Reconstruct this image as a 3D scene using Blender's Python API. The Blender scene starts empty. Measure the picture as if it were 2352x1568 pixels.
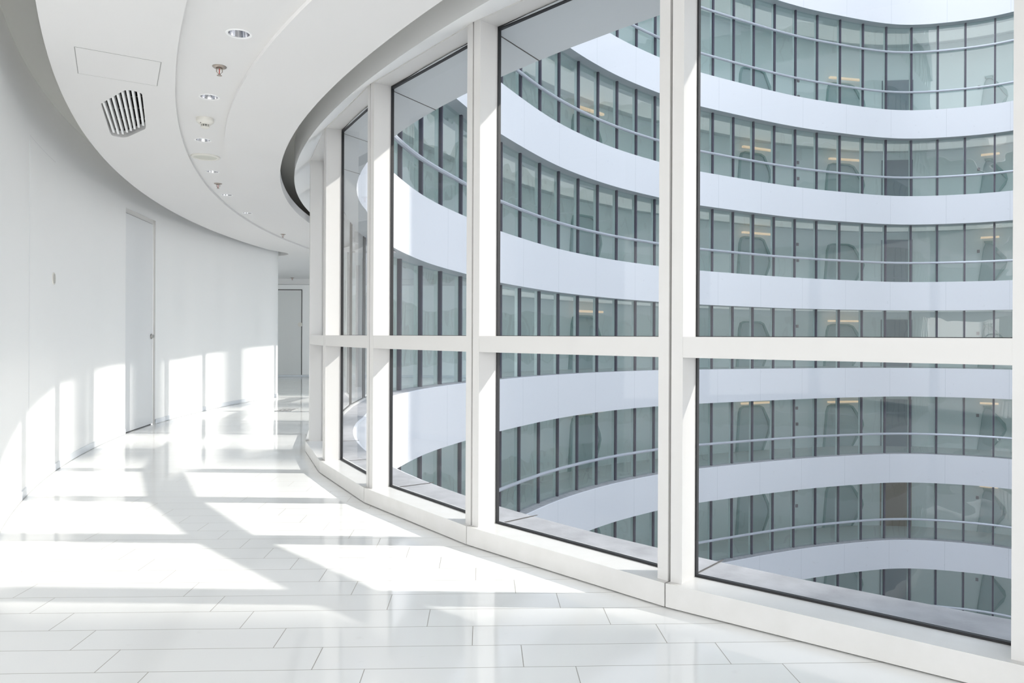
import bpy, bmesh, math, random
from math import sin, cos, tan, atan2, sqrt, pi, radians, hypot
from mathutils import Vector, Matrix
from mathutils.geometry import tessellate_polygon

sc = bpy.context.scene
COL = sc.collection

# ------------------------------------------------------------------ camera
FPX, HOR, ROLL, EYE = 1720.0, 771.5, radians(0.25), 1.2
cd = bpy.data.cameras.new('camera'); cam = bpy.data.objects.new('camera', cd); COL.objects.link(cam)
cd.sensor_width = 36.0; cd.lens = FPX / 2352 * 36.0
cd.shift_y = -(784 - HOR) / 2352
cd.clip_start = 0.05; cd.clip_end = 500
cam.matrix_world = Matrix.Translation((0, 0, EYE)) @ Matrix.Rotation(pi / 2, 4, 'X') @ Matrix.Rotation(ROLL, 4, 'Z')
sc.camera = cam

# ------------------------------------------------------------------ light
SUN_EL = radians(36.6)
wd = bpy.data.worlds.new('sky'); sc.world = wd; wd.use_nodes = True
nt = wd.node_tree; nt.nodes.clear()
wo = nt.nodes.new('ShaderNodeOutputWorld'); bg = nt.nodes.new('ShaderNodeBackground')
tc = nt.nodes.new('ShaderNodeTexCoord'); sep = nt.nodes.new('ShaderNodeSeparateXYZ'); rp = nt.nodes.new('ShaderNodeValToRGB')
nt.links.new(tc.outputs['Generated'], sep.inputs[0]); nt.links.new(sep.outputs['Z'], rp.inputs[0])
rp.color_ramp.elements[0].position = 0.0; rp.color_ramp.elements[0].color = (1.0, 0.982, 0.965, 1)
rp.color_ramp.elements[1].position = 0.8; rp.color_ramp.elements[1].color = (0.76, 0.86, 1.0, 1)
nt.links.new(rp.outputs[0], bg.inputs['Color']); bg.inputs['Strength'].default_value = 1.0
nt.links.new(bg.outputs[0], wo.inputs[0])
sd = bpy.data.lights.new('sun', 'SUN'); sd.energy = 1.25; sd.angle = radians(1.1); sd.color = (1.0, 0.95, 0.88)
so = bpy.data.objects.new('sun', sd); COL.objects.link(so)
so.rotation_euler = Vector((cos(SUN_EL), -.018, sin(SUN_EL))).to_track_quat('Z', 'Y').to_euler()

vs = sc.view_settings
vs.view_transform = 'Standard'; vs.look = 'None'; vs.gamma = 1.0; vs.use_curve_mapping = False
vs.exposure = 1.86
sc.cycles.max_bounces = 14; sc.cycles.diffuse_bounces = 7; sc.cycles.glossy_bounces = 4
sc.cycles.transparent_max_bounces = 24; sc.cycles.transmission_bounces = 8
sc.cycles.caustics_reflective = False; sc.cycles.caustics_refractive = False
sc.cycles.sample_clamp_indirect = 6.0

# ------------------------------------------------------------------ helpers
def tag(o, label=None, cat=None, group=None, kind=None):
    if label: o['label'] = label
    if cat: o['category'] = cat
    if group: o['group'] = group
    if kind: o['kind'] = kind
    return o

def empty(name, loc=(0, 0, 0)):
    o = bpy.data.objects.new(name, None); COL.objects.link(o); o.location = loc; return o

def mobj(name, verts, faces, mats, parent=None, midx=None, uvs=None, smooth=False, loc=None):
    me = bpy.data.meshes.new(name); me.from_pydata([tuple(v) for v in verts], [], faces)
    if not isinstance(mats, (list, tuple)): mats = [mats]
    for m in mats: me.materials.append(m)
    if midx: me.polygons.foreach_set('material_index', midx)
    if uvs:
        ul = me.uv_layers.new(name='UVMap')
        for p in me.polygons:
            for li in p.loop_indices: ul.data[li].uv = uvs[me.loops[li].vertex_index]
    me.validate(); me.update()
    if smooth:
        me.shade_smooth()
        try: me.set_sharp_from_angle(angle=radians(35))
        except Exception: pass
    o = bpy.data.objects.new(name, me); COL.objects.link(o)
    if parent: o.parent = parent
    if loc: o.location = loc
    return o

class MB:
    def __init__(s): s.v = []; s.f = []; s.m = []
    def poly(s, pts, m=0):
        n = len(s.v); s.v += [tuple(p) for p in pts]; s.f.append(tuple(range(n, n + len(pts)))); s.m.append(m)
    def prism(s, base, z0, z1, m=0, top=None):
        """base: ccw xy list"""
        n = len(s.v); k = len(base)
        s.v += [(p[0], p[1], z0) for p in base] + [(p[0], p[1], z1) for p in (top or base)]
        s.f.append(tuple(range(n + k - 1, n - 1, -1))); s.m.append(m)
        s.f.append(tuple(range(n + k, n + 2 * k))); s.m.append(m)
        for i in range(k):
            j = (i + 1) % k; s.f.append((n + i, n + j, n + k + j, n + k + i)); s.m.append(m)
    def box(s, x0, x1, y0, y1, z0, z1, m=0):
        s.prism([(x0, y0), (x1, y0), (x1, y1), (x0, y1)], z0, z1, m)
    def lathe(s, prof, n=32, c=(0, 0, 0), m=0):
        b = len(s.v)
        for r, z in prof:
            for i in range(n):
                a = 2 * pi * i / n; s.v.append((c[0] + r * cos(a), c[1] + r * sin(a), c[2] + z))
        for k in range(len(prof) - 1):
            for i in range(n):
                j = (i + 1) % n
                s.f.append((b + k * n + i, b + k * n + j, b + (k + 1) * n + j, b + (k + 1) * n + i)); s.m.append(m)
    def disc(s, r, z, n=32, c=(0, 0, 0), m=0):
        s.poly([(c[0] + r * cos(2 * pi * i / n), c[1] + r * sin(2 * pi * i / n), c[2] + z) for i in range(n)], m)
    def tube(s, pts, r, n=10, m=0, caps=True):
        b = len(s.v); N = len(pts)
        for k in range(N):
            p = Vector(pts[k]); t = (Vector(pts[min(k + 1, N - 1)]) - Vector(pts[max(k - 1, 0)])).normalized()
            up = Vector((0, 0, 1)) if abs(t.z) < .9 else Vector((1, 0, 0))
            a = t.cross(up).normalized(); bb = a.cross(t)
            for i in range(n):
                q = p + r * (cos(2 * pi * i / n) * a + sin(2 * pi * i / n) * bb); s.v.append(tuple(q))
        for k in range(N - 1):
            for i in range(n):
                j = (i + 1) % n; s.f.append((b + k * n + i, b + k * n + j, b + (k + 1) * n + j, b + (k + 1) * n + i)); s.m.append(m)
        if caps:
            s.f.append(tuple(range(b + n - 1, b - 1, -1))); s.m.append(m)
            s.f.append(tuple(range(b + (N - 1) * n, b + N * n))); s.m.append(m)
    def build(s, name, mats, parent=None, smooth=False, loc=None):
        o = mobj(name, s.v, s.f, mats, parent, s.m, smooth=smooth, loc=loc)
        bm = bmesh.new(); bm.from_mesh(o.data); bmesh.ops.recalc_face_normals(bm, faces=bm.faces); bm.to_mesh(o.data); bm.free()
        return o

def ray(px, py):
    u, v = px - 1176, py - HOR
    return (u * cos(ROLL) + v * sin(ROLL)) / FPX, -(-u * sin(ROLL) + v * cos(ROLL)) / FPX
def at(px, py, z):
    a, b = ray(px, py); Y = (z - EYE) / b; return a * Y, Y
def on_circle(px, c, far=True, py=HOR):
    a, b = ray(px, py); A = a * a + 1; B = -2 * (a * c[0] + c[1]); C = c[0] ** 2 + c[1] ** 2 - c[2] ** 2
    Y = (-B + (1 if far else -1) * sqrt(B * B - 4 * A * C)) / 2 / A
    return a * Y, Y, EYE + b * Y

# ------------------------------------------------------------------ materials
def mat(name, color, rough=0.5, metal=0.0, spec=0.5, coat=0.0, noise=None, bump=None, emit=None):
    m = bpy.data.materials.new(name); m.use_nodes = True; n = m.node_tree; b = n.nodes['Principled BSDF']
    b.inputs['Base Color'].default_value = (*color, 1); b.inputs['Roughness'].default_value = rough
    b.inputs['Metallic'].default_value = metal; b.inputs['Specular IOR Level'].default_value = spec
    b.inputs['Coat Weight'].default_value = coat
    t = n.nodes.new('ShaderNodeTexCoord')
    if noise:
        sc_, amt, c2 = noise
        x = n.nodes.new('ShaderNodeTexNoise'); x.inputs['Scale'].default_value = sc_; x.inputs['Detail'].default_value = 6
        n.links.new(t.outputs['Object'], x.inputs['Vector'])
        r = n.nodes.new('ShaderNodeValToRGB'); r.color_ramp.elements[0].position = .5 - amt; r.color_ramp.elements[1].position = .5 + amt
        r.color_ramp.elements[0].color = (*color, 1); r.color_ramp.elements[1].color = (*c2, 1)
        n.links.new(x.outputs['Fac'], r.inputs[0]); n.links.new(r.outputs[0], b.inputs['Base Color'])
    if bump:
        x = n.nodes.new('ShaderNodeTexNoise'); x.inputs['Scale'].default_value = bump[0]; x.inputs['Detail'].default_value = 3
        n.links.new(t.outputs['Object'], x.inputs['Vector'])
        bp = n.nodes.new('ShaderNodeBump'); bp.inputs['Strength'].default_value = bump[1]; bp.inputs['Distance'].default_value = bump[2]
        n.links.new(x.outputs['Fac'], bp.inputs['Height']); n.links.new(bp.outputs[0], b.inputs['Normal'])
    if emit:
        b.inputs['Emission Color'].default_value = (*emit[0], 1); b.inputs['Emission Strength'].default_value = emit[1]
    return m

WALLP = mat('wall_paint', (.925, .925, .92), .32, spec=.35, noise=(1.3, .35, (.93, .93, .925)))
CEILP = mat('ceiling_paint', (.75, .742, .735), .75, spec=.2)
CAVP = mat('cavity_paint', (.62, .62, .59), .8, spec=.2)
FRAME = mat('white_powder_coat', (.67, .66, .645), .38, spec=.4, noise=(3, .3, (.655, .645, .63)))
CURBM = mat('white_stone_curb', (.69, .68, .665), .30, noise=(9, .2, (.65, .64, .62)))
GASK = mat('black_gasket', (.01, .01, .012), .5)
GAPM = mat('dark_joint', (.08, .075, .07), .8)
CHROME = mat('chrome', (.66, .66, .68), .12, metal=1)
STEEL = mat('brushed_steel', (.55, .54, .52), .3, metal=1)
NICKEL = mat('dull_nickel', (.42, .37, .33), .35, metal=1)
BULB = mat('red_glass_bulb', (.5, .06, .04), .15)
PLAST = mat('off_white_plastic', (.72, .70, .65), .4)
WPLAST = mat('white_plastic', (.86, .86, .86), .35)
BLACK = mat('black_duct', (.006, .005, .005), .9)
DOORM = mat('door_paint', (.80, .81, .82), .32, spec=.4)
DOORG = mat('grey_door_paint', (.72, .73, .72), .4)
BASEB = mat('baseboard_paint', (.74, .77, .81), .3)
LAMPG = mat('lamp_lens', (.8, .8, .8), .3)

def floor_mat():
    m = bpy.data.materials.new('polished_floor_tiles'); m.use_nodes = True; n = m.node_tree; b = n.nodes['Principled BSDF']
    L = n.links.new
    def M(op, a, bv=None, c=None):
        x = n.nodes.new('ShaderNodeMath'); x.operation = op
        for i, q in enumerate((a, bv, c)):
            if q is None: continue
            if isinstance(q, (int, float)): x.inputs[i].default_value = q
            else: L(q, x.inputs[i])
        return x.outputs[0]
    t = n.nodes.new('ShaderNodeTexCoord'); mp = n.nodes.new('ShaderNodeMapping'); mp.vector_type = 'POINT'
    L(t.outputs['Object'], mp.inputs[0]); A = radians(2.3)
    # rotate about (-.45, 2.892)
    mp.inputs['Rotation'].default_value = (0, 0, -A)
    px, py = -.45, 2.892
    mp.inputs['Location'].default_value = (-(px * cos(A) + py * sin(A)), -(-px * sin(A) + py * cos(A)), 0)
    s = n.nodes.new('ShaderNodeSeparateXYZ'); L(mp.outputs[0], s.inputs[0])
    RW, TL = .1943, .763
    r = M('DIVIDE', s.outputs['Y'], RW); row = M('FLOOR', r); fy = M('SUBTRACT', r, row)
    u = M('ADD', M('DIVIDE', s.outputs['X'], TL), M('MULTIPLY', row, .2480)); u = M('ADD', u, .605)
    col = M('FLOOR', u); fx = M('SUBTRACT', u, col)
    def edge(f, w):  # distance to the nearest joint, in metres
        d = M('MINIMUM', f, M('SUBTRACT', 1.0, f)); return M('MULTIPLY', d, w)
    d = M('MINIMUM', edge(fy, RW), edge(fx, TL))
    gr = n.nodes.new('ShaderNodeMapRange'); gr.inputs['From Min'].default_value = .0009; gr.inputs['From Max'].default_value = .0021
    gr.inputs['To Min'].default_value = 1; gr.inputs['To Max'].default_value = 0; L(d, gr.inputs['Value'])
    cx = n.nodes.new('ShaderNodeCombineXYZ'); L(row, cx.inputs[0]); L(col, cx.inputs[1])
    wn = n.nodes.new('ShaderNodeTexWhiteNoise'); wn.noise_dimensions = '2D'; L(cx.outputs[0], wn.inputs['Vector'])
    mx = n.nodes.new('ShaderNodeMix'); mx.data_type = 'RGBA'
    mx.inputs['A'].default_value = (.88, .88, .865, 1); mx.inputs['B'].default_value = (.90, .90, .885, 1); L(wn.outputs['Value'], mx.inputs['Factor'])
    # faint scuffs
    nz = n.nodes.new('ShaderNodeTexNoise'); nz.inputs['Scale'].default_value = 14; nz.inputs['Detail'].default_value = 8; L(t.outputs['Object'], nz.inputs['Vector'])
    nr = n.nodes.new('ShaderNodeMapRange'); nr.inputs['From Min'].default_value = .66; nr.inputs['From Max'].default_value = .8
    nr.inputs['To Min'].default_value = 0; nr.inputs['To Max'].default_value = .12; L(nz.outputs['Fac'], nr.inputs['Value'])
    m1 = n.nodes.new('ShaderNodeMix'); m1.data_type = 'RGBA'; L(nr.outputs[0], m1.inputs['Factor']); L(mx.outputs['Result'], m1.inputs['A']); m1.inputs['B'].default_value = (.5, .46, .4, 1)
    m2 = n.nodes.new('ShaderNodeMix'); m2.data_type = 'RGBA'; L(gr.outputs[0], m2.inputs['Factor']); L(m1.outputs['Result'], m2.inputs['A']); m2.inputs['B'].default_value = (.30, .28, .24, 1)
    L(m2.outputs['Result'], b.inputs['Base Color'])
    b.inputs['Roughness'].default_value = .07; b.inputs['Specular IOR Level'].default_value = .55
    rr = n.nodes.new('ShaderNodeMapRange'); rr.inputs['To Min'].default_value = .07; rr.inputs['To Max'].default_value = .4; L(gr.outputs[0], rr.inputs['Value']); L(rr.outputs[0], b.inputs['Roughness'])
    # each tile lies a hair out of level, with a soft ripple
    n2 = n.nodes.new('ShaderNodeTexNoise'); n2.inputs['Scale'].default_value = 2.2; n2.inputs['Detail'].default_value = 1; L(t.outputs['Object'], n2.inputs['Vector'])
    h = M('ADD', M('MULTIPLY', n2.outputs['Fac'], 1.0), M('MULTIPLY', M('MULTIPLY', M('SUBTRACT', wn.outputs['Value'], .5), fy), .25))
    bp = n.nodes.new('ShaderNodeBump'); bp.inputs['Strength'].default_value = .25; bp.inputs['Distance'].default_value = .006
    L(h, bp.inputs['Height']); L(bp.outputs[0], b.inputs['Normal'])
    return m
FLOORM = floor_mat()

def glass(name, tint, ior=1.5, wave=0.0, dust=0.0, refl=1.0):
    m = bpy.data.materials.new(name); m.use_nodes = True; n = m.node_tree; n.nodes.clear(); L = n.links.new
    o = n.nodes.new('ShaderNodeOutputMaterial'); mx = n.nodes.new('ShaderNodeMixShader')
    tr = n.nodes.new('ShaderNodeBsdfTransparent'); tr.inputs[0].default_value = (*tint, 1)
    gl = n.nodes.new('ShaderNodeBsdfGlossy'); gl.inputs['Roughness'].default_value = .0; gl.inputs['Color'].default_value = (refl, refl, refl, 1)
    # Schlick reflectance, the same from both sides of the pane
    ge = n.nodes.new('ShaderNodeNewGeometry'); dp = n.nodes.new('ShaderNodeVectorMath'); dp.operation = 'DOT_PRODUCT'
    L(ge.outputs['Incoming'], dp.inputs[0]); L(ge.outputs['Normal'], dp.inputs[1])
    def M(op, a, bv=None):
        x = n.nodes.new('ShaderNodeMath'); x.operation = op
        for i, q in enumerate((a, bv)):
            if q is None: continue
            if isinstance(q, (int, float)): x.inputs[i].default_value = q
            else: L(q, x.inputs[i])
        return x.outputs[0]
    c5 = M('POWER', M('SUBTRACT', 1.0, M('ABSOLUTE', dp.outputs['Value'])), 5.0)
    f0 = ((ior - 1) / (ior + 1)) ** 2
    fr = M('ADD', f0, M('MULTIPLY', c5, 1 - f0))
    L(fr, mx.inputs[0]); L(tr.outputs[0], mx.inputs[1]); L(gl.outputs[0], mx.inputs[2])
    t = n.nodes.new('ShaderNodeTexCoord')
    if wave:
        x = n.nodes.new('ShaderNodeTexNoise'); x.inputs['Scale'].default_value = .8; x.inputs['Detail'].default_value = 1
        L(t.outputs['Object'], x.inputs['Vector']); bp = n.nodes.new('ShaderNodeBump'); bp.inputs['Strength'].default_value = 1; bp.inputs['Distance'].default_value = wave
        L(x.outputs['Fac'], bp.inputs['Height']); L(bp.outputs[0], gl.inputs['Normal'])
    out = mx.outputs[0]
    if dust:
        df = n.nodes.new('ShaderNodeBsdfDiffuse'); df.inputs[0].default_value = (.8, .8, .8, 1)
        m2 = n.nodes.new('ShaderNodeMixShader')
        x = n.nodes.new('ShaderNodeTexNoise'); x.inputs['Scale'].default_value = 90; x.inputs['Detail'].default_value = 4
        L(t.outputs['Object'], x.inputs['Vector'])
        r = n.nodes.new('ShaderNodeMapRange'); r.inputs['From Min'].default_value = .68; r.inputs['From Max'].default_value = .76
        r.inputs['To Min'].default_value = dust * .35; r.inputs['To Max'].default_value = dust * 5; L(x.outputs['Fac'], r.inputs['Value'])
        L(r.outputs[0], m2.inputs[0]); L(out, m2.inputs[1]); L(df.outputs[0], m2.inputs[2]); out = m2.outputs[0]
    L(out, o.inputs[0]); return m
GLASS = glass('hall_window_glass', (.955, .97, .975), 1.36, dust=.018)
FGLASS = glass('facade_glass', (.79, .88, .885), 1.75, wave=.02)

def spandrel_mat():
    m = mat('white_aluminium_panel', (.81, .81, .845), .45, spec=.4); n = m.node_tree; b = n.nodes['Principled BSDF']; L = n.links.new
    t = n.nodes.new('ShaderNodeUVMap'); t.uv_map = 'UVMap'; s = n.nodes.new('ShaderNodeSeparateXYZ'); L(t.outputs[0], s.inputs[0])
    f = n.nodes.new('ShaderNodeMath'); f.operation = 'FRACT'; L(s.outputs['X'], f.inputs[0])
    a = n.nodes.new('ShaderNodeMath'); a.operation = 'LESS_THAN'; a.inputs[1].default_value = .006; L(f.outputs[0], a.inputs[0])
    mx = n.nodes.new('ShaderNodeMix'); mx.data_type = 'RGBA'; mx.inputs['A'].default_value = (.81, .81, .845, 1); mx.inputs['B'].default_value = (.64, .65, .68, 1)
    L(a.outputs[0], mx.inputs['Factor'])
    # small dirt streaks
    L(mx.outputs['Result'], b.inputs['Base Color']); return m
SPAN = spandrel_mat()
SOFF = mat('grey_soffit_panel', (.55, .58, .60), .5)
LEDGE = mat('weathered_ledge', (.27, .27, .285), .6, noise=(7, .22, (.40, .40, .42)), bump=(60, .3, .004))
MULL = mat('dark_aluminium', (.06, .055, .085), .4)
JAMBF = mat('facade_jamb', (.66, .72, .69), .5)
RAILM = mat('grey_rail_tube', (.60, .62, .68), .35, metal=.3)
INTW = mat('interior_paint', (.82, .85, .84), .6)
INTF = mat('interior_floor', (.55, .56, .54), .25)
INTC = mat('interior_ceiling', (.74, .76, .76), .7)
IDOOR = mat('dark_interior_door', (.25, .28, .31), .4)
IBROWN = mat('brown_timber_door', (.30, .22, .17), .5)
IPORT = mat('portal_lining', (.28, .40, .39), .4)
IRECES = mat('portal_recess', (.46, .54, .54), .5)
WARM = mat('warm_lamp_strip', (.75, .60, .48), .5, emit=((1.0, .66, .40), .16))
GLOWFILL = mat('interior_fill_glow', (.8, .8, .8), .5, emit=((1.0, .98, .93), .06))  # added glow that brightens the storeys behind the glass, no real lamp
PAVE = mat('courtyard_paving', (.45, .45, .46), .6, noise=(2, .3, (.38, .38, .40)))

# ------------------------------------------------------------------ plan curves
WC = (7.15, 10.54, 9.70)          # hall window ring (curb front)
WALLC = (9.80, 11.47, 14.65)      # hall outer wall
ZC = 2.78                          # hall ceiling
ZT = 2.805                         # light trough in it
ZP = 3.18                          # cavity above the ceiling edges
def ccirc(P, z):
    P = [at(*p, z) for p in P]
    # least squares circle
    import numpy as np
    Q = np.array(P); A = np.c_[2 * Q, np.ones(len(Q))]; b = (Q ** 2).sum(1); s = np.linalg.lstsq(A, b, rcond=None)[0]
    return float(s[0]), float(s[1]), float(sqrt(s[2] + s[0] ** 2 + s[1] ** 2))
CR3 = ccirc([(95,0),(95,61),(107,128.6),(135,208),(168,272),(202,327.5),(245,373),(306,424),(386,480),(497,532),(591,565),(646,582)], ZC)
CA = ccirc([(713,3),(697,22),(620,102),(573.5,163),(543,220),(524.5,271),(516,316),(516,337)], ZC)
CB = ccirc([(412,260),(412.5,300),(426,350),(450,395),(477,435),(526.5,477.6),(583.7,516),(655,549),(710,573.5)], ZC)
CR2 = ccirc([(1035,0),(845.5,120),(758,200.7),(705,260),(663,323),(645.6,379.6),(647,418),(670,467),(691,495),(710.5,516)], ZC)
ZB = 2.88
CR1 = ccirc([(1140,0),(931,120),(810,200.7),(740,271),(701.7,337.5),(684,418),(691,453),(710.5,492)], ZB)
def xl(c, Y): return c[0] - sqrt(max(c[2] ** 2 - (Y - c[1]) ** 2, 0))
def arc(c, Y0, Y1, n=90): 
    a0 = math.asin((Y0 - c[1]) / c[2]); a1 = math.asin((Y1 - c[1]) / c[2])
    return [(c[0] - c[2] * cos(a0 + (a1 - a0) * i / n), c[1] + c[2] * sin(a0 + (a1 - a0) * i / n)) for i in range(n + 1)]

# facade edge line: near ring, then the long sweep of the opposite side
ctrl = [(26.0, 2.74), (21.0, 2.76), (16.0, 2.74), (12.5, 2.60), (10.2, 2.10), (8.6, 1.60)]  # unseen extension, added to block sun from the near floor
for d in range(269, 179, -3):
    a = radians(d); ctrl.append((WC[0] + 9.15 * cos(a), WC[1] + 9.15 * sin(a)))
NEARN = len(ctrl)
ctrl += [(-2.2, 12.3), (-2.16, 13.9), (-1.80, 16.2), (-1.11, 18.5), (-.31, 20.7), (1.47, 24.3), (3.54, 27.2), (5.83, 29.5), (7.62, 30.9), (12.17, 33.5),
         (15.2, 34.8), (18.3, 35.7), (20.7, 35.4), (22.9, 34.2), (24.4, 31.6), (24.2, 27.0), (22.6, 21.0), (21.6, 14.6)]  # last points: unseen wing, bent inward so it shades the atrium
def catmull(P, per=14):
    out = []
    for i in range(len(P) - 1):
        p0, p1, p2, p3 = P[max(i - 1, 0)], P[i], P[i + 1], P[min(i + 2, len(P) - 1)]
        for k in range(per):
            t = k / per
            out.append(tuple(.5 * (2 * p1[j] + (p2[j] - p0[j]) * t + (2 * p0[j] - 5 * p1[j] + 4 * p2[j] - p3[j]) * t * t + (-p0[j] + 3 * p1[j] - 3 * p2[j] + p3[j]) * t ** 3) for j in (0, 1)))
    out.append(P[-1]); return out
dense = catmull(ctrl)
SL = [0.0]
for i in range(1, len(dense)): SL.append(SL[-1] + hypot(dense[i][0] - dense[i-1][0], dense[i][1] - dense[i-1][1]))
import bisect
def E(s, off=0.0):
    s = min(max(s, 0), SL[-1]); i = min(max(bisect.bisect_right(SL, s) - 1, 0), len(dense) - 2)
    t = (s - SL[i]) / (SL[i+1] - SL[i]); x = dense[i][0] + (dense[i+1][0] - dense[i][0]) * t; y = dense[i][1] + (dense[i+1][1] - dense[i][1]) * t
    a, b = dense[max(i - 3, 0)], dense[min(i + 4, len(dense) - 1)]; dx, dy = b[0] - a[0], b[1] - a[1]; l = hypot(dx, dy)
    return x - dy / l * off, y + dx / l * off          # outward: away from the atrium (left of travel)
def s_of_Y(Y):
    for i in range(len(dense) - 1):
        if dense[i][1] <= Y < dense[i+1][1] and SL[i] > 5: return SL[i] + (Y - dense[i][1]) / (dense[i+1][1] - dense[i][1]) * (SL[i+1] - SL[i])
def s_of_px(px, off=0.0, smin=None):
    smin = smin or s_of_Y(11.5); best = None; s = smin
    while s < SL[-1]:
        x, y = E(s, off); e = abs(x / y - ray(px, HOR)[0])
        if best is None or e < best[0]: best = (e, s)
        s += .02
        if best[0] < .002 and e > .02: break
    return best[1]
F = 4.10
KN = [(0.0, 2.93, .09), (s_of_Y(10.5), 2.90, .09), (s_of_Y(13.9), 2.81, .09), (s_of_px(1073), 2.72, .04), (s_of_px(1150), 2.67, 0), (s_of_px(1280), 2.63, -.05),
      (s_of_px(1400), 2.60, -.09), (s_of_px(1516), 2.57, -.12), (s_of_px(1600), 2.54, -.15), (s_of_px(1800), 2.50, -.20), (s_of_px(2060), 2.50, -.24), (SL[-1], 2.50, -.24)]
def lev(s):
    for a, b in zip(KN, KN[1:]):
        if s <= b[0]:
            t = (s - a[0]) / (b[0] - a[0]); t = max(t, 0); return a[1] + (b[1] - a[1]) * t, a[2] + (b[2] - a[2]) * t
    return KN[-1][1], KN[-1][2]
def top(k, s):
    if k >= 4: return bot(k, s) + (2.1 if k == 4 else 1.5)
    return lev(s)[1] + F * k
def bot(k, s):
    if k <= 3: return lev(s)[0] + F * (k - 1)
    return lev(s)[1] + F * 3 + 4.07 + (k - 4) * F
GOFF = .38

# ------------------------------------------------------------------ floor, walls, ceiling
def tess(polys, z, flip=False):
    vv = [p for pl in polys for p in pl]
    tr = tessellate_polygon([[Vector((p[0], p[1], 0)) for p in pl] for pl in polys])
    V = [(p[0], p[1], z) for p in vv]; Fc = []
    for t in tr:
        a, b, c = [Vector(V[i]) for i in t]; up = (b - a).cross(c - a).z > 0
        Fc.append(tuple(t) if up != flip else tuple(reversed(t)))
    return V, Fc
sA = min((i * .05 for i in range(900)), key=lambda q: abs(E(q)[0] - 6.0) + (E(q)[1] > 6) * 99); sB = s_of_Y(21.4)
XW, XE = -9.0, 6.0
rim = [E(sA + (sB - sA) * i / 160, .14) for i in range(161)]
v, f = tess([rim + [(XW, 21.4), (XW, -4.0), (XE, -4.0)]], 0.0)
tag(mobj('floor', v, f, FLOORM), 'glossy white plank tiled floor of the curved corridor', 'floor', kind='structure')
rim2 = [E(sA + (sB - sA) * i / 160, .50) for i in range(161)]
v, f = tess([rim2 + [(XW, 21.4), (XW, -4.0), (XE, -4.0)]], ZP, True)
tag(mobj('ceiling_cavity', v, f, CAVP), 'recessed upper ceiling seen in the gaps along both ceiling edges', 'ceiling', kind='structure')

# outer wall path: lobby corner, long arc, rounded far nose
def fillet(p, q, r_, n=10):  # quarter turns by hand below
    pass
YW0, YW1 = 4.25, 14.42
warc = arc(WALLC, YW0, YW1, 160)
def turn(p, dirv, side, R, ang, n=14):
    """points of an arc starting at p heading dirv, turning to side (+1 left) by ang"""
    d = Vector(dirv).normalized(); nrm = Vector((-d.y, d.x)) * side; c = Vector(p) + nrm * R; out = []
    for i in range(1, n + 1):
        a = side * ang * i / n; vv_ = -nrm * R; out.append((c.x + vv_.x * cos(a) - vv_.y * sin(a), c.y + vv_.x * sin(a) + vv_.y * cos(a)))
    return out
d1 = (warc[-1][0] - warc[-2][0], warc[-1][1] - warc[-2][1])
nose = turn(warc[-1], d1, 1, .32, radians(95)); d0 = (warc[0][0] - warc[1][0], warc[0][1] - warc[1][1])
near = turn(warc[0], d0, -1, .9, atan2(d0[1], d0[0]) % (2 * pi) - pi if False else radians(62), 14)
wpath = [(XW, near[-1][1])] + near[::-1] + warc + nose + [(XW, nose[-1][1])]
# door 2 sits in the arc between these pixels of the wall
D2a = on_circle(288, WALLC); D2b = on_circle(356.5, WALLC); DT2 = 2.72
def wall_strip(name, path, z0, z1, m, hole=None, label=None, cat='wall'):
    V, Fc = [], []
    P = list(path)
    if hole:  # insert exact hole points
        for h in hole[:2]:
            for i in range(len(P) - 1):
                if P[i][1] < h[1] <= P[i+1][1] and abs(P[i][0] - h[0]) < .3: P.insert(i + 1, (h[0], h[1])); break
    for p in P: V += [(p[0], p[1], z0), (p[0], p[1], hole[2] if hole else (z0 + z1) / 2), (p[0], p[1], z1)]
    for i in range(len(P) - 1):
        a = 3 * i; b = a + 3
        inh = hole and P[i][1] >= hole[0][1] - 1e-6 and P[i+1][1] <= hole[1][1] + 1e-6 and P[i][0] < -3 and P[i][0] > -5.2 and P[i+1][0] > -5.2
        if not inh: Fc.append((a, b, b + 1, a + 1))
        Fc.append((a + 1, b + 1, b + 2, a + 2))
    o = mobj(name, V, Fc, m, smooth=True)
    tag(o, label, cat, kind='structure'); return o
wall_strip('wall_left', wpath, 0, ZP, WALLP, (D2a, D2b, DT2), 'long curved white wall on the left with sun patches near the floor')
def flatwall(name, p, q, label, z1=ZP, m=WALLP, z0=0.0):
    t = Vector((q[0] - p[0], q[1] - p[1])).normalized(); nn = (-t.y * .12, t.x * .12)
    b = MB(); b.prism([p, q, (q[0] + nn[0], q[1] + nn[1]), (p[0] + nn[0], p[1] + nn[1])], z0, z1)
    return tag(b.build(name, m), label, 'wall', kind='structure')
flatwall('wall_far', (1.0, 21.4), (XW, 21.4), 'grey white wall across the far end of the corridor with a flush door') if False else None
xf = E(sB, .5)[0]
b = MB(); b.box(XW, xf, 21.4, 21.52, 0, ZP); tag(b.build('wall_far', WALLP), 'shaded wall closing the far end of the corridor beyond the rounded corner', 'wall', kind='structure')
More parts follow.
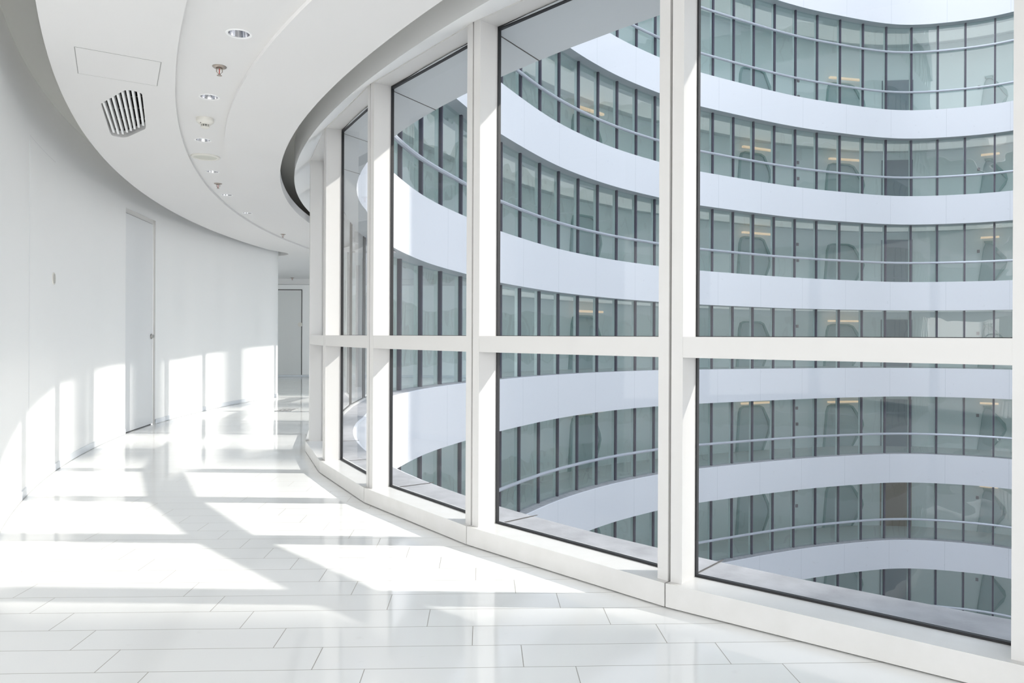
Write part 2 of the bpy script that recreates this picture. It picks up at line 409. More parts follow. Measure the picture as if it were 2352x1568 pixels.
# unseen glazed lobby walls, added to bring in daylight
def added_glazed_wall(num, p, q, label, n):
    p, q = Vector(p), Vector(q); t = (q - p).normalized(); w = Vector((-t.y, t.x)); L_ = (q - p).length
    r = empty('window_%d' % num, (p.x, p.y, 0)); tag(r, label, 'window', kind='structure')
    def bx(m, a, b_, z0, z1, d=.1): m.prism([p + t * a, p + t * b_, p + t * b_ + w * d, p + t * a + w * d], z0, z1)
    m = MB(); bx(m, 0, L_, 0, .11); rel(m.build('curb', CURBM), r)
    m = MB(); bx(m, 0, L_, 3.0, ZP); rel(m.build('head', FRAME), r)
    for i in range(n + 1):
        a = (L_ - .1) * i / n; m = MB(); bx(m, a, a + .1, .11, 3.0); rel(m.build('mullion', FRAME), r)
        if i < n:
            m = MB(); a1 = a + .1; b1 = (L_ - .1) * (i + 1) / n
            P_ = [p + t * a1 + w * .05, p + t * b1 + w * .05]; m.poly([(*P_[0], .11), (*P_[1], .11), (*P_[1], 3.0), (*P_[0], 3.0)]); rel(m.build('pane', GLASS), r)
def rel(o, root):
    o.parent = root; o.matrix_parent_inverse = Matrix.Translation(root.location).inverted(); return o
added_glazed_wall(21, (XE, -4.0), (XW, -4.0), 'unseen glazed lobby front added behind the viewpoint for daylight', 5)
b = MB(); b.box(XW - .12, XW, 17.6, 21.4, 0, ZP); tag(b.build('wall_lobby', WALLP), 'solid part of the side wall of the far lobby', 'wall', kind='structure')
added_glazed_wall(23, (XW, 17.6), (XW, nose[-1][1]), 'unseen glazed side of the far lobby, added round the corner for daylight', 2)
added_glazed_wall(22, (XW, near[-1][1]), (XW, -4.0), 'unseen glazed lobby side added left of the viewpoint for daylight', 3)
xe = E(sA, .5)
b = MB(); b.box(XE, XE + .12, -4, xe[1] + .6, 0, ZP); tag(b.build('wall_right', WALLP), 'white end wall behind the viewpoint on the window side', 'wall', kind='structure')

# baseboards (follow the wall, interrupted by the door)
def baseboard(name, path, label):
    V, Fc = [], []; N = len(path); H = .064
    for i, p in enumerate(path):
        a, c = path[max(i - 1, 0)], path[min(i + 1, N - 1)]; dx, dy = c[0] - a[0], c[1] - a[1]; l = hypot(dx, dy); nx, ny = dy / l, -dx / l
        q = (p[0] + nx * .008, p[1] + ny * .008)
        V += [(q[0], q[1], 0.004), (q[0], q[1], H), (p[0] - nx * .004, p[1] - ny * .004, H + .003), (p[0] - nx * .004, p[1] - ny * .004, 0.004)]
    for i in range(N - 1):
        a = 4 * i; c = a + 4
        for j in range(3): Fc.append((a + j, c + j, c + j + 1, a + j + 1))
    tag(mobj(name, V, Fc, BASEB, smooth=False), label, 'baseboard', kind='structure')
i0 = next(i for i, p in enumerate(wpath) if p[1] > D2a[1] and p[0] > -5 and i > 16); i1 = next(i for i, p in enumerate(wpath) if p[1] > D2b[1] and i > i0)
baseboard('baseboard_left', wpath[:i0] + [D2a[:2]], 'pale baseboard of the curved wall, stretch before the white door')
baseboard('baseboard_far', [D2b[:2]] + wpath[i1:], 'pale baseboard of the curved wall, stretch between the white door and the rounded corner')
baseboard('baseboard_lobby', [(XW, 21.385), (xf, 21.385)], 'pale baseboard along the far end wall')

# door 2 : leaf recessed in the arc, reveals, handle, gap
def wdir(p): a = atan2(p[1] - WALLC[1], p[0] - WALLC[0]); return Vector((cos(a), sin(a)))     # outward normal of the wall (away from hall)
dr = empty('door_2', (D2a[0], D2a[1], 0)); tag(dr, 'tall white door with a round lock set in the curved wall', 'door', kind='structure')
def rel(o, root): 
    o.parent = root; o.matrix_parent_inverse = Matrix.Translation(root.location).inverted(); return o
a3, b3 = Vector(D2a[:2]), Vector(D2b[:2]); na, nb = wdir(D2a), wdir(D2b); REC = .03
al, bl = a3 + na * REC, b3 + nb * REC; td = (bl - al).normalized(); nd = Vector((td.y, -td.x))  # toward hall
b = MB(); g = td * .004
b.prism([al + g, bl - g, bl - g - nd * .04, al + g - nd * .04], .012, DT2 - .05)
rel(b.build('leaf', DOORM), dr)
b = MB()
b.poly([(*a3, 0), (*al, 0), (*al, DT2), (*a3, DT2)]); b.poly([(*b3, 0), (*bl, 0), (*bl, DT2), (*b3, DT2)])
b.poly([(*a3, DT2), (*b3, DT2), (*bl, DT2), (*al, DT2)])
b.prism([al, bl, bl - nd * .03, al - nd * .03], DT2 - .045, DT2 + .02)
rel(b.build('frame', FRAME), dr)
b = MB(); b.prism([al - nd * .02, bl - nd * .02, bl - nd * .05, al - nd * .05], .0, DT2 - .04); rel(b.build('gap', GASK), dr)
hp = on_circle(351.5, WALLC); hz = EYE - .025
hc = bl - td * .075 + nd * .004
mb = MB(); 
for r_, dpt, mi in ((.034, .006, 0), (.024, .03, 0)):
    n = 20; c0 = hc; 
    ring = lambda dd: [(c0.x + nd.x * dd + td.x * r_ * cos(2*pi*i/n), c0.y + nd.y * dd + td.y * r_ * cos(2*pi*i/n), hz + r_ * sin(2*pi*i/n)) for i in range(n)]
    A_, B_ = ring(0), ring(dpt); k = len(mb.v); mb.v += A_ + B_
    for i in range(n): mb.f.append((k+i, k+(i+1)%n, k+n+(i+1)%n, k+n+i)); mb.m.append(0)
    mb.f.append(tuple(range(k+n, k+2*n))); mb.m.append(0)
rel(mb.build('handle', STEEL), dr)

# door 1: flush door leaf in the near stretch of wall, only its joints show
def flush_seams(root, p, q, z1, m=GAPM, w=.003):
    p, q = Vector(p[:2]), Vector(q[:2])
D1a, D1b = on_circle(66.5, WALLC), on_circle(126, WALLC)
dr1 = empty('door_1', (D1a[0], D1a[1], 0)); tag(dr1, 'flush white service door in the near wall showing only hairline joints', 'door', kind='structure')
th0 = atan2(D1a[1] - WALLC[1], D1a[0] - WALLC[0]) % (2 * pi); th1 = atan2(D1b[1] - WALLC[1], D1b[0] - WALLC[0]) % (2 * pi)
def wp(th, off=0): r_ = WALLC[2] - off; return (WALLC[0] + r_ * cos(th), WALLC[1] + r_ * sin(th))
NS = 12
def curved_slab(th0, th1, z0, z1, o0, o1, name, m, root, n=12):
    V, Fc = [], []
    for i in range(n + 1):
        t = th0 + (th1 - th0) * i / n; a_, c_ = wp(t, o0), wp(t, o1)
        V += [(*a_, z0), (*a_, z1), (*c_, z1), (*c_, z0)]
    for i in range(n):
        k = 4 * i
        for j in range(4): Fc.append((k + j, k + 4 + j, k + 4 + (j + 1) % 4, k + (j + 1) % 4))
    Fc += [(0, 1, 2, 3), (4*n+3, 4*n+2, 4*n+1, 4*n)]
    o = mobj(name, V, Fc, m); bm = bmesh.new(); bm.from_mesh(o.data); bmesh.ops.recalc_face_normals(bm, faces=bm.faces); bm.to_mesh(o.data); bm.free()
    return rel(o, root)
DT1 = 2.70
curved_slab(th0, th1, .07, DT1, -.03, .0012, 'leaf', WALLP, dr1)
dth = .004 / WALLC[2]
o = curved_slab(th0, th1, DT1, DT1 + .004, -.01, .0006, 'joint', mat('soft_joint', (.72, .73, .74), .7), dr1)
o = curved_slab(th0 - dth * .5, th0 + dth * .5, .07, DT1, -.01, .0015, 'joint', bpy.data.materials['soft_joint'], dr1, 1)
def wall_disc(root, px, z, r_, name, mats, c=WALLC):
    p = on_circle(px, c); nrm = -wdir(p); tv = Vector((-nrm.y, nrm.x)); n = 28; mb = MB()
    def P(rr, a, d): return (p[0] + nrm.x * d + tv.x * rr * cos(a), p[1] + nrm.y * d + tv.y * rr * cos(a), z + rr * sin(a))
    A_ = [P(r_, 2*pi*i/n, 0) for i in range(n)]; B_ = [P(r_ * .93, 2*pi*i/n, .008) for i in range(n)]
    mb.v += A_ + B_
    for i in range(n): mb.f.append((i, (i+1) % n, n + (i+1) % n, n + i)); mb.m.append(0)
    mb.f.append(tuple(range(n, 2*n))); mb.m.append(0)
    for gy in range(-3, 4):
        for gx in range(-1, 2):
            cx, cz = gx * r_ * .38, gy * r_ * .2
            mb.poly([P(hypot(cx + .004 * u, cz + .0035 * w_), atan2(cz + .0035 * w_, cx + .004 * u), .0085) for u, w_ in ((-1, -1), (1, -1), (1, 1), (-1, 1))], 1)
    return rel(mb.build(name, mats), root)
wall_disc(dr1, 122, 1.68, .055, 'round_plate', [PLAST, GAPM])['label'] = 'round perforated pinkish plate'

# door 3 in the far wall
XD0, XD1 = -7.35, -6.02
dr3 = empty('door_3', (XD0, 21.4, 0)); tag(dr3, 'shaded grey flush door in the far end wall', 'door', kind='structure')
b = MB(); b.box(XD0, XD1, 21.385, 21.40, .075, 2.48); rel(b.build('leaf', DOORG), dr3)
b = MB(); b.box(XD1, XD1 + .02, 21.388, 21.40, .0, 2.505); b.box(XD0 - .02, XD0, 21.388, 21.40, 0, 2.505); b.box(XD0, XD1, 21.388, 21.40, 2.48, 2.505); rel(b.build('joint', GAPM), dr3)
b = MB(); b.tube([(XD1 - .03, 21.385, 1.50), (XD1 - .03, 21.36, 1.50)], .065, 20); rel(b.build('handle', PLAST), dr3)
b = MB(); b.box(XW, xf, 21.0, 21.4, 2.63, ZC); tag(b.build('trim_1', CEILP), 'dropped strip of ceiling along the far end wall', 'trim', kind='structure')

# --- ceiling
YN, YF = .6, 14.3
R3Y0 = 3.1
r3 = arc(CR3, R3Y0, 13.9, 120)
NG = .19
# gap follows the wall nose
gnose = turn(warc[-1], d1, 1, .32, radians(95)); 
cN = Vector(warc[-1]) + Vector((-d1[1], d1[0])).normalized() * .32
gn = []
for i in range(0, 15):
    a0_ = atan2(warc[-1][1] - cN.y, warc[-1][0] - cN.x); a = a0_ + radians(115) * i / 14
    gn.append((cN.x + (.32 + NG) * cos(a), cN.y + (.32 + NG) * sin(a)))
# round back to the wall: soft half-moon end
gend = [(gn[-1][0] - .25, gn[-1][1] - .02), (gn[-1][0] - .45, gn[-1][1] - .12)]
r3path = [p for p in r3 if p[1] < gn[0][1] - .25] + gn + gend
arcB = arc(CB, YN, YF, 130); arcA = arc(CA, YN, YF, 130); arcR2 = arc(CR2, YN, YF, 130)
lc = Vector(r3path[0])
flare = [(XW, lc.y - .5), (lc.x - 1.2, lc.y - .5), (lc.x - .55, lc.y - .44), (lc.x - .2, lc.y - .25)]
# vent hole
def pxl(L_, z): return [Vector(at(*p, z)) for p in L_]
vent_px = [(231.6,238),(286.7,207),(303,207.5),(324.5,213.7),(326.8,219),(334.9,291),(333.7,296.3),(291.8,315.2),(277.5,316.2),(257,311.6),(252.5,304.5)]
vent = pxl(vent_px, ZC)
def roundpoly(P, k=2):
    for _ in range(k):
        Q = []
        for i in range(len(P)):
            a_, b_ = P[i], P[(i+1) % len(P)]; l = (b_ - a_).length; t = min(.25, .012 / max(l, 1e-6))
            Q += [a_.lerp(b_, t), a_.lerp(b_, 1 - t)]
        P = Q
    return P
vent = roundpoly(vent, 2)
zone3 = arcB + [(-5.3, YF)] if False else None
def C(o, label, name='ceiling'): return tag(o, label, 'ceiling', kind='structure')
outer = r3path
# zone 3: from trough edge B out to the wall-side edge
poly3 = arcB + [(XW, YF + .0)] 
poly3 = arcB[::1] + [(outer[-1][0], YF)] if False else None
# split at nose: region inside Y<=YF and X>= r3; nose part lies above YF, so use far line Yq
YQ = 16.0
arcBf = arc(CB, YN, YQ - .0, 140)
arcAf = arc(CA, YN, YF, 130)
far_right = [E(s_of_Y(YQ), .62)]
poly3 = arcB + [(xl(CB, YF) + .001, YF)] + [(E(s_of_Y(YF), .62)[0], YF), (E(s_of_Y(15.2), .62)[0], 15.2), (E(s_of_Y(YQ), .62)[0], YQ), (XW, YQ), (XW, outer[-1][1])] + outer[::-1] + flare[::-1] + [(XW, YN)]
v, f = tess([poly3, vent[::-1]], ZC, True)
V = list(v); Fc = list(f)
def skirt(path, z0, z1):
    k = len(V)
    for p in path: V.append((p[0], p[1], z0)); V.append((p[0], p[1], z1))
    for i in range(len(path) - 1): Fc.append((k + 2*i, k + 2*i + 2, k + 2*i + 3, k + 2*i + 1))
skirt([(XW, outer[-1][1])] + outer[::-1] + flare[::-1], ZC, ZC + .10)
skirt(arcB, ZC, ZT)
LIGHTS = []
C(mobj('ceiling_outer', V, Fc, CEILP), 'smooth white ceiling zone along the wall with hatch and vent')
# zone 1
poly1 = arcR2 + arcAf[::-1]
v, f = tess([poly1], ZC, True); V = list(v); Fc = list(f)
skirt(arcR2, ZC, ZC + .10); skirt(arcAf, ZC, ZT)
C(mobj('ceiling_inner', V, Fc, CEILP), 'smooth white ceiling zone along the window side cove')
# zone 2 trough with holes
dl_px = [(549,77.5,.066), (480.5,222.5,.066), (466,321.5,.066), (488,394,.066), (521,447.5,.066), (568,489,.066)]
dls = [Vector(at(p[0], p[1], ZT)) for p in dl_px]
holes = []
HR = .0535
for c in dls: holes.append([(c.x + HR * cos(-2*pi*i/28), c.y + HR * sin(-2*pi*i/28)) for i in range(28)])
v, f = tess([arcAf + arcB[::-1]] + holes, ZT, True)
C(mobj('ceiling_trough', v, f, CEILP), 'shallow recessed band of ceiling that carries the downlights')
# plates over near lobby and far lobby
v, f = tess([[(XW, -4), (XE, -4), (XE, YN), (XW, YN)]], ZC, True); C(mobj('ceiling_near', v, f, CEILP), 'flat ceiling over the viewpoint')
p2 = [(E(s_of_Y(y), .62)[0], y) for y in (YQ, 18, 20, 21.4)]
v, f = tess([p2 + [(XW, 21.4), (XW, YQ)]], ZC, True); C(mobj('ceiling_far', v, f, CEILP), 'flat ceiling over the far lobby')

# ------------------------------------------------------------------ hall windows
pts = [None]
base = [at(1527,1396,0), at(1071,1252,0), at(836,1155,0), at(733,1085,0), at(701,1036,0)]
base = [Vector(p) for p in base]
def adv(p, sgn, d=1.34, off=.55):
    # next corner at distance d on the offset facade line
    best = None
    for i in range(0, 5200):
        s = i * .01
        q = Vector(E(s, off)); l = (q - p).length
        if abs(l - d) < .012:
            s0 = min(range(0, 5200, 4), key=lambda k: (Vector(E(k * .01, off)) - p).length) * .01
            if (s - s0) * sgn > 0:
                if best is None or abs(l - d) < best[0]: best = (abs(l - d), q)
    return best[1]
right = [Vector(at(2400, 1612, 0))]
dirp = (base[0] - base[1]).normalized()
right = [base[0] + Vector((cos(radians(-38.6)), sin(radians(-38.6)))) * 1.34]
for _ in range(3): right.append(adv(right[-1], -1))
left = []
p = base[-1]
for _ in range(5): p = adv(p, 1); left.append(p)
corners = right[::-1] + base + left        # from right/behind to far left
ZHEAD, ZCURB, ZTR0, ZTR1, TH = 3.0, .11, 1.108, 1.2, .137
wn_ = 0
i_first = len(right) - 1                     # panel between right[0] and base[0]
SETB = .035
def panel(idx, a, b_, num, label):
    """a is the right-hand (near) corner, b_ the far one"""
    t = (b_ - a).normalized(); n_ = Vector((t.y, -t.x))       # toward the atrium
    L_ = (b_ - a).length
    def P(u, w): return a + t * u + n_ * w
    root = empty('window_%d' % num, (a.x, a.y, 0)); tag(root, label, 'window', kind='structure')
    def bx(mb, u0, u1, w0, w1, z0, z1, m=0): mb.prism([P(u0, w0), P(u1, w0), P(u1, w1), P(u0, w1)], z0, z1, m)
    g = .003
    # curb
    mb = MB(); 
    ce = .0035; zc = ZCURB
    base_ = [P(g, 0), P(L_ - g, 0), P(L_ - g - .02, TH + SETB + .05), P(g + .02, TH + SETB + .05)]
    mb.prism(base_, .006, zc)
    rel(mb.build('curb', CURBM), root)
    mb = MB(); bx(mb, .0, L_, .012, .09, 0.0, ZCURB - .004); rel(mb.build('joint', GAPM), root)
    j0, j1 = .009, .064
    w0, w1 = SETB, SETB + TH
    for (u0, u1) in ((j0, j1), (L_ - j1, L_ - j0)):
        mb = MB(); bx(mb, u0, u1, w0, w1, ZCURB, ZHEAD); rel(mb.build('jamb', FRAME), root)
    mb = MB(); bx(mb, j1, L_ - j1, w0 + .001, w1, ZTR0, ZTR1); rel(mb.build('transom', FRAME), root)
    mb = MB(); bx(mb, j0, L_ - j0, w0, w1 + .04, ZHEAD, ZP + .02); rel(mb.build('head', FRAME), root)
    # gap strip between the two frames
    mb = MB(); bx(mb, -.012, j0 + .001, w0 + .03, w1, .05, ZHEAD); bx(mb, L_ - j0 - .001, L_ + .012, w0 + .03, w1, .05, ZHEAD); rel(mb.build('mullion_joint', mat('mullion_joint', (.22, .20, .19), .7) if 'mullion_joint' not in bpy.data.materials else bpy.data.materials['mullion_joint']), root)
    # gasket rims + panes
    for k, (z0, z1) in enumerate(((ZCURB, ZTR0), (ZTR1, ZHEAD))):
        gw = .007
        mb = MB(); bx(mb, j1 - .001, j1 + gw, w1 - .004, w1 + .018, z0, z1); bx(mb, L_ - j1 - gw, L_ - j1 + .001, w1 - .004, w1 + .018, z0, z1)
        bx(mb, j1, L_ - j1, w1 - .004, w1 + .018, z0, z0 + (.010 if k == 0 else .003)); bx(mb, j1, L_ - j1, w1 - .004, w1 + .018, z1 - (.003 if k == 0 else .018), z1)
        gk = rel(mb.build('gasket', GASK), root)
        mb = MB(); mb.poly([(*P(j1, w1 + .006), z0), (*P(L_ - j1, w1 + .006), z0), (*P(L_ - j1, w1 + .006), z1), (*P(j1, w1 + .006), z1)])
        rel(mb.build('pane', GLASS), root)
    # outer cap of transom and mullions
    mb = MB(); bx(mb, 0, L_, w1 + .02, w1 + .10, ZTR0 + .01, ZTR1 - .01); rel(mb.build('outer_transom', FRAME), root)
wl = {3: 'rightmost full window beside the viewpoint, widest view of the atrium', 4: 'second window from the right, between two thick white mullions',
      5: 'third window from the right, seen at a slant', 6: 'narrow slanted window, fourth from the right', 7: 'sliver of window at the tangent of the bend, fifth from the right'}
for i in range(len(corners) - 1):
    if i < 3: lab = 'window behind the viewpoint, number %s counting back from the rightmost visible one' % ['three', 'two', 'one'][i]
    else: lab = wl.get(i, 'window hidden round the bend, pane %s past the last visible one' % ['one', 'two', 'three', 'four', 'five', 'six'][max(i - 8, 0)])
    panel(i, corners[i], corners[i + 1], i + 1, lab)
# white band between window heads and cove edge, and the cove side wall
def head_line(k): return corners[k]
V, Fc = [], []
N = 200; Y0, Y1 = .75, 14.3
# dense head polyline by angle about WC centre
def head_at(a):
    d = Vector((cos(a), sin(a))); c = Vector(WC[:2]); best = None
    for k in range(len(corners) - 1):
        p, q = corners[k], corners[k + 1]; e = q - p; den = d.x * (-e.y) - d.y * (-e.x)
        if abs(den) < 1e-9: continue
        r = p - c; t = (r.x * (-e.y) - r.y * (-e.x)) / den; u = (d.x * r.y - d.y * r.x) / den
        if t > 0 and -.001 <= u <= 1.001: nrm = Vector((e.y, -e.x)).normalized(); return c + d * (t - SETB * abs(1 / max(.5, abs(nrm.dot(d))))) 
    return None
def circ_hit(c, a):
    d = Vector((cos(a), sin(a))); o_ = Vector(WC[:2]) - Vector(c[:2]); bq = o_.dot(d); cc = o_.length_squared - c[2] ** 2
    return Vector(WC[:2]) + d * (-bq + sqrt(bq * bq - cc))
a_lo = max(radians(158), 0); row = []
angs = [radians(246) - (radians(246) - radians(161)) * i / 300 for i in range(301)]
for a in angs:
    h_ = head_at(a)
    if h_ is None: continue
    q = circ_hit(CR1, a)
    if (q - Vector(WC[:2])).length < (h_ - Vector(WC[:2])).length + .03: q = h_ + (h_ - Vector(WC[:2])).normalized() * .03
    row.append((h_, q))
for h_, q in row: V += [(h_.x, h_.y, ZHEAD + .008), (q.x, q.y, ZB), (q.x, q.y, ZP)]
for i in range(len(row) - 1):
    a = 3 * i; Fc += [(a, a + 1, a + 4, a + 3), (a + 1, a + 2, a + 5, a + 4)]
tag(mobj('trim_2', V, Fc, mat('bulkhead_paint', (.90, .90, .89), .5), smooth=True), 'smooth white bulkhead band curving above the window heads', 'trim', kind='structure')

# ------------------------------------------------------------------ ceiling fittings
def copy_tree(o, parent=None):
    c = o.copy(); COL.objects.link(c)
    if parent: c.parent = parent
    for ch in list(o.children): copy_tree(ch, c)
    return c
def make_downlight():
    r = empty('downlight')
    m = MB(); m.lathe([(.0535, .012), (.0535, -.001), (.056, -.003), (.066, -.003), (.0675, 0.0), (.0675, .001)], 40); m.build('trim_ring', WPLAST, r, smooth=True)
    m = MB(); m.lathe([(.0535, .001), (.052, .01), (.046, .035), (.036, .062), (.028, .075)], 40); m.build('reflector', CHROME, r, smooth=True)
    m = MB(); m.disc(.028, .075, 24); m.lathe([(.028, .075), (.018, .066), (.001, .062)], 24); m.build('lamp', LAMPG, r, smooth=True)
    m = MB(); m.lathe([(.06, .012), (.06, .10), (.001, .10)], 24); m.build('housing', GAPM, r)
    return r
names = ['nearest the viewpoint, above the first sprinkler', 'between the first sprinkler and the smoke detector', 'between the smoke detector and the round speaker',
         'just past the round speaker', 'just past the second sprinkler', 'farthest of the row, before the bend']
proto = make_downlight()
for i, c in enumerate(dls):
    o = proto if i == 0 else copy_tree(proto)
    o.location = (c.x, c.y, ZT); o.rotation_euler.z = i * .7
    tag(o, 'chrome recessed downlight, ' + names[i], 'downlight', 'recessed downlights along the ceiling band')
def make_sprinkler():
    r = empty('sprinkler')
    m = MB(); m.lathe([(.041, .001), (.041, -.002), (.034, -.008), (.02, -.010), (.018, -.004), (.001, -.004)], 36); m.build('escutcheon', NICKEL, r, smooth=True)
    m = MB(); m.lathe([(.001, -.014), (.012, -.014), (.012, -.003)], 16)
    for sx in (-1, 1): m.tube([(sx * .011, 0, -.006), (sx * .016, 0, -.018), (sx * .016, 0, -.032), (sx * .004, 0, -.046), (0, 0, -.047)], .0028, 8)
    m.lathe([(.001, -.044), (.006, -.046), (.006, -.052), (.001, -.052)], 12); m.build('frame', NICKEL, r, smooth=True)
    m = MB(); m.tube([(0, 0, -.014), (0, 0, -.044)], .003, 8); m.build('bulb', BULB, r, smooth=True)
    m = MB(); n = 12
    for i in range(n):
        a0_, a1_ = 2*pi*(i - .33)/n, 2*pi*(i + .33)/n
        m.prism([(.005*cos(a0_), .005*sin(a0_)), (.015*cos(a0_), .015*sin(a0_)), (.015*cos(a1_), .015*sin(a1_)), (.005*cos(a1_), .005*sin(a1_))], -.0545, -.053)
    m.disc(.007, -.053, 16); m.disc(.007, -.0545, 16); m.build('deflector', NICKEL, r)
    return r
spr = [((504, 153), ZT, 'nearest the viewpoint, between the first two downlights'), ((501, 421.5), ZT, 'between two small downlights midway along the row'),
       ((650, 537.5), ZT, 'past the last downlight of the row'), (None, ZC, 'in the far lobby above the grey door')]
sp = make_sprinkler()
for i, (p, z, l) in enumerate(spr):
    o = sp if i == 0 else copy_tree(sp)
    x, y = at(*p, z) if p else (-6.05, 20.6)
    o.location = (x, y, z); o.rotation_euler.z = .25
    if i == 3: o.scale = (1.3, 1.3, 1.3)
    tag(o, 'pendent fire sprinkler with nickel collar, ' + l, 'sprinkler', 'fire sprinklers in the ceiling')
x, y = at(471, 272, ZT)
sdt = empty('smoke_detector', (x, y, ZT)); tag(sdt, 'off-white smoke detector on the ceiling between second and third downlights', 'smoke detector')
m = MB(); m.lathe([(.062, 0), (.063, -.022), (.060, -.030), (.042, -.044), (.030, -.048), (.001, -.048)], 40); m.build('body', PLAST, sdt, smooth=True)
m = MB(); m.lathe([(.026, -.046), (.026, -.062)], 32); m.build('vent_band', BLACK, sdt)
m = MB()
for i in range(10):
    a = 2*pi*i/10; m.prism([(.0255*cos(a-.06), .0255*sin(a-.06)), (.031*cos(a-.06), .031*sin(a-.06)), (.031*cos(a+.06), .031*sin(a+.06)), (.0255*cos(a+.06), .0255*sin(a+.06))], -.064, -.046)
m.lathe([(.031, -.0545), (.031, -.0565), (.026, -.0565)], 32); m.build('rib', PLAST, sdt)
m = MB(); m.lathe([(.031, -.062), (.031, -.066), (.020, -.074), (.001, -.076)], 32); m.lathe([(.031, -.062), (.001, -.062)], 32); m.build('cap', PLAST, sdt, smooth=True)
m = MB(); m.lathe([(.001, -.0505), (.003, -.050), (.0035, -.044)], 12, (-.015, -.042, .004)); m.build('indicator', GAPM, sdt)
x, y = at(472, 359.5, ZT)
spk = empty('ceiling_speaker', (x, y, ZT)); tag(spk, 'round cream ceiling speaker with mesh grille between third and fourth downlights', 'speaker')
m = MB(); m.lathe([(.125, .001), (.125, -.003), (.120, -.010), (.106, -.014), (.098, -.008)], 48); m.build('rim', PLAST, spk, smooth=True)
m = MB(); m.lathe([(.098, -.008), (.05, -.011), (.001, -.012)], 48); m.build('grille', mat('speaker_mesh', (.62, .62, .56), .6, bump=(900, .6, .002)), spk, smooth=True)
# access hatch
hp4 = [Vector(at(*p, ZC)) for p in [(171,107),(370,142.5),(360.5,197),(179.5,168)]]
cxy = sum(hp4, Vector((0, 0))) / 4
hat = empty('ceiling_hatch', (cxy.x, cxy.y, ZC)); tag(hat, 'flush white access hatch outlined by thin joints beside the air vent', 'access hatch')
L4 = [p - cxy for p in hp4]
if sum(L4[i].x * L4[(i+1)%4].y - L4[(i+1)%4].x * L4[i].y for i in range(4)) < 0: L4 = L4[::-1]
m = MB(); m.prism([p * .992 for p in L4], -.0015, .001); m.build('panel', CEILP, hat)
m = MB()
for i in range(4):
    a_, b_ = L4[i], L4[(i + 1) % 4]; t = (b_ - a_).normalized(); n_ = Vector((t.y, -t.x)); 
    w_ = .004 if abs(t.x) < .75 * 1 and abs(t.y) > .5 else .0007
    m.prism([a_ - n_ * w_ * .5, a_ + n_ * w_ * .5, b_ + n_ * w_ * .5, b_ - n_ * w_ * .5], -.0018, .0)
m.build('joint', mat('hatch_joint', (.33, .33, .32), .8), hat)
# air vent
cv = sum(vent, Vector((0, 0))) / len(vent)
vt = empty('air_vent', (cv.x, cv.y, ZC)); tag(vt, 'rounded pentagonal air vent with white slats over a black duct in the ceiling', 'air vent')
LV = [p - cv for p in vent]; nV = len(LV)
m = MB()
for i in range(nV):
    a_, b_ = LV[i], LV[(i + 1) % nV]; m.poly([(a_.x, a_.y, 0), (b_.x, b_.y, 0), (b_.x, b_.y, .055), (a_.x, a_.y, .055)])
m.build('collar', CEILP, vt, smooth=True)
m = MB(); 
for i in range(nV):
    a_, b_ = LV[i], LV[(i + 1) % nV]; m.poly([(a_.x, a_.y, .055), (b_.x, b_.y, .055), (b_.x, b_.y, .3), (a_.x, a_.y, .3)])
m.v += [(p.x, p.y, .3) for p in LV]; m.f.append(tuple(range(len(m.v) - nV, len(m.v)))); m.m.append(0)
m.build('duct', BLACK, vt)
def clip_line(P, o_, d):
    ts = []
    for i in range(len(P)):
        a_, b_ = P[i], P[(i+1) % len(P)]; e = b_ - a_; den = d.x * e.y - d.y * e.x
        if abs(den) < 1e-9: continue
        r = a_ - o_; t = (r.x * e.y - r.y * e.x) / den; u = (r.x * d.y - r.y * d.x) / den
        if 0 <= u <= 1: ts.append(t)
    return (min(ts), max(ts)) if len(ts) > 1 else None
s0 = Vector(at(236.7, 235, ZC)); s1 = Vector(at(260, 307.5, ZC)); sdir = (s1 - s0).normalized()
e0 = Vector(at(324, 216, ZC)); 
tr0 = [(237.5,236.5),(248,229),(258.5,223.5),(270,218),(281,213),(292,208.5),(304.5,209.5),(317.5,212)]
br0 = [(261.5,306),(272,309.5),(282.5,309.5),(292,305.5),(301,302),(309.5,298),(319,294.5),(329,290)]
for a_, b_ in zip(tr0, br0):
    A_, B_ = Vector(at(*a_, ZC)) - cv, Vector(at(*b_, ZC)) - cv; t = (B_ - A_).normalized(); n_ = Vector((t.y, -t.x)); w_ = .0075
    m = MB(); m.prism([A_ - n_*w_, A_ + n_*w_, B_ + n_*w_, B_ - n_*w_], .004, .052); m.build('slat', WPLAST, vt)
for py0, px0, px1 in ((224, 262, 328), (250.3, 240, 331), (275, 248, 333)):
    A_, B_ = Vector(at(px0, py0, ZC + .05)) - cv, Vector(at(px1, py0 - .6, ZC + .05)) - cv; t = (B_ - A_).normalized(); n_ = Vector((t.y, -t.x)); w_ = .0018
    m = MB(); m.prism([A_ - n_*w_, A_ + n_*w_, B_ + n_*w_, B_ - n_*w_], .053, .058); m.build('cross_bar', STEEL, vt)
# floor box
fx, fy = at(658, 941.5, 0)
PDARK = mat('grey_plate_dark', (.22, .22, .22), .4)
fb = empty('floor_box', (fx, fy, 0)); tag(fb, 'small grey patterned floor outlet plate set in the tiles near the rounded corner', 'floor box')
m = MB(); m.box(-.13, .13, -.2, .2, 0, .004); m.build('frame', mat('grey_plate', (.42, .42, .42), .4), fb)
for i in range(5):
    for j in range(4):
        if (i * 3 + j * 5) % 4:
            m = MB(); m.box(-.11 + i * .046, -.11 + i * .046 + .03, -.17 + j * .09, -.17 + j * .09 + .06, .004, .0055)
            m.build('cover_inlay', PDARK, fb)

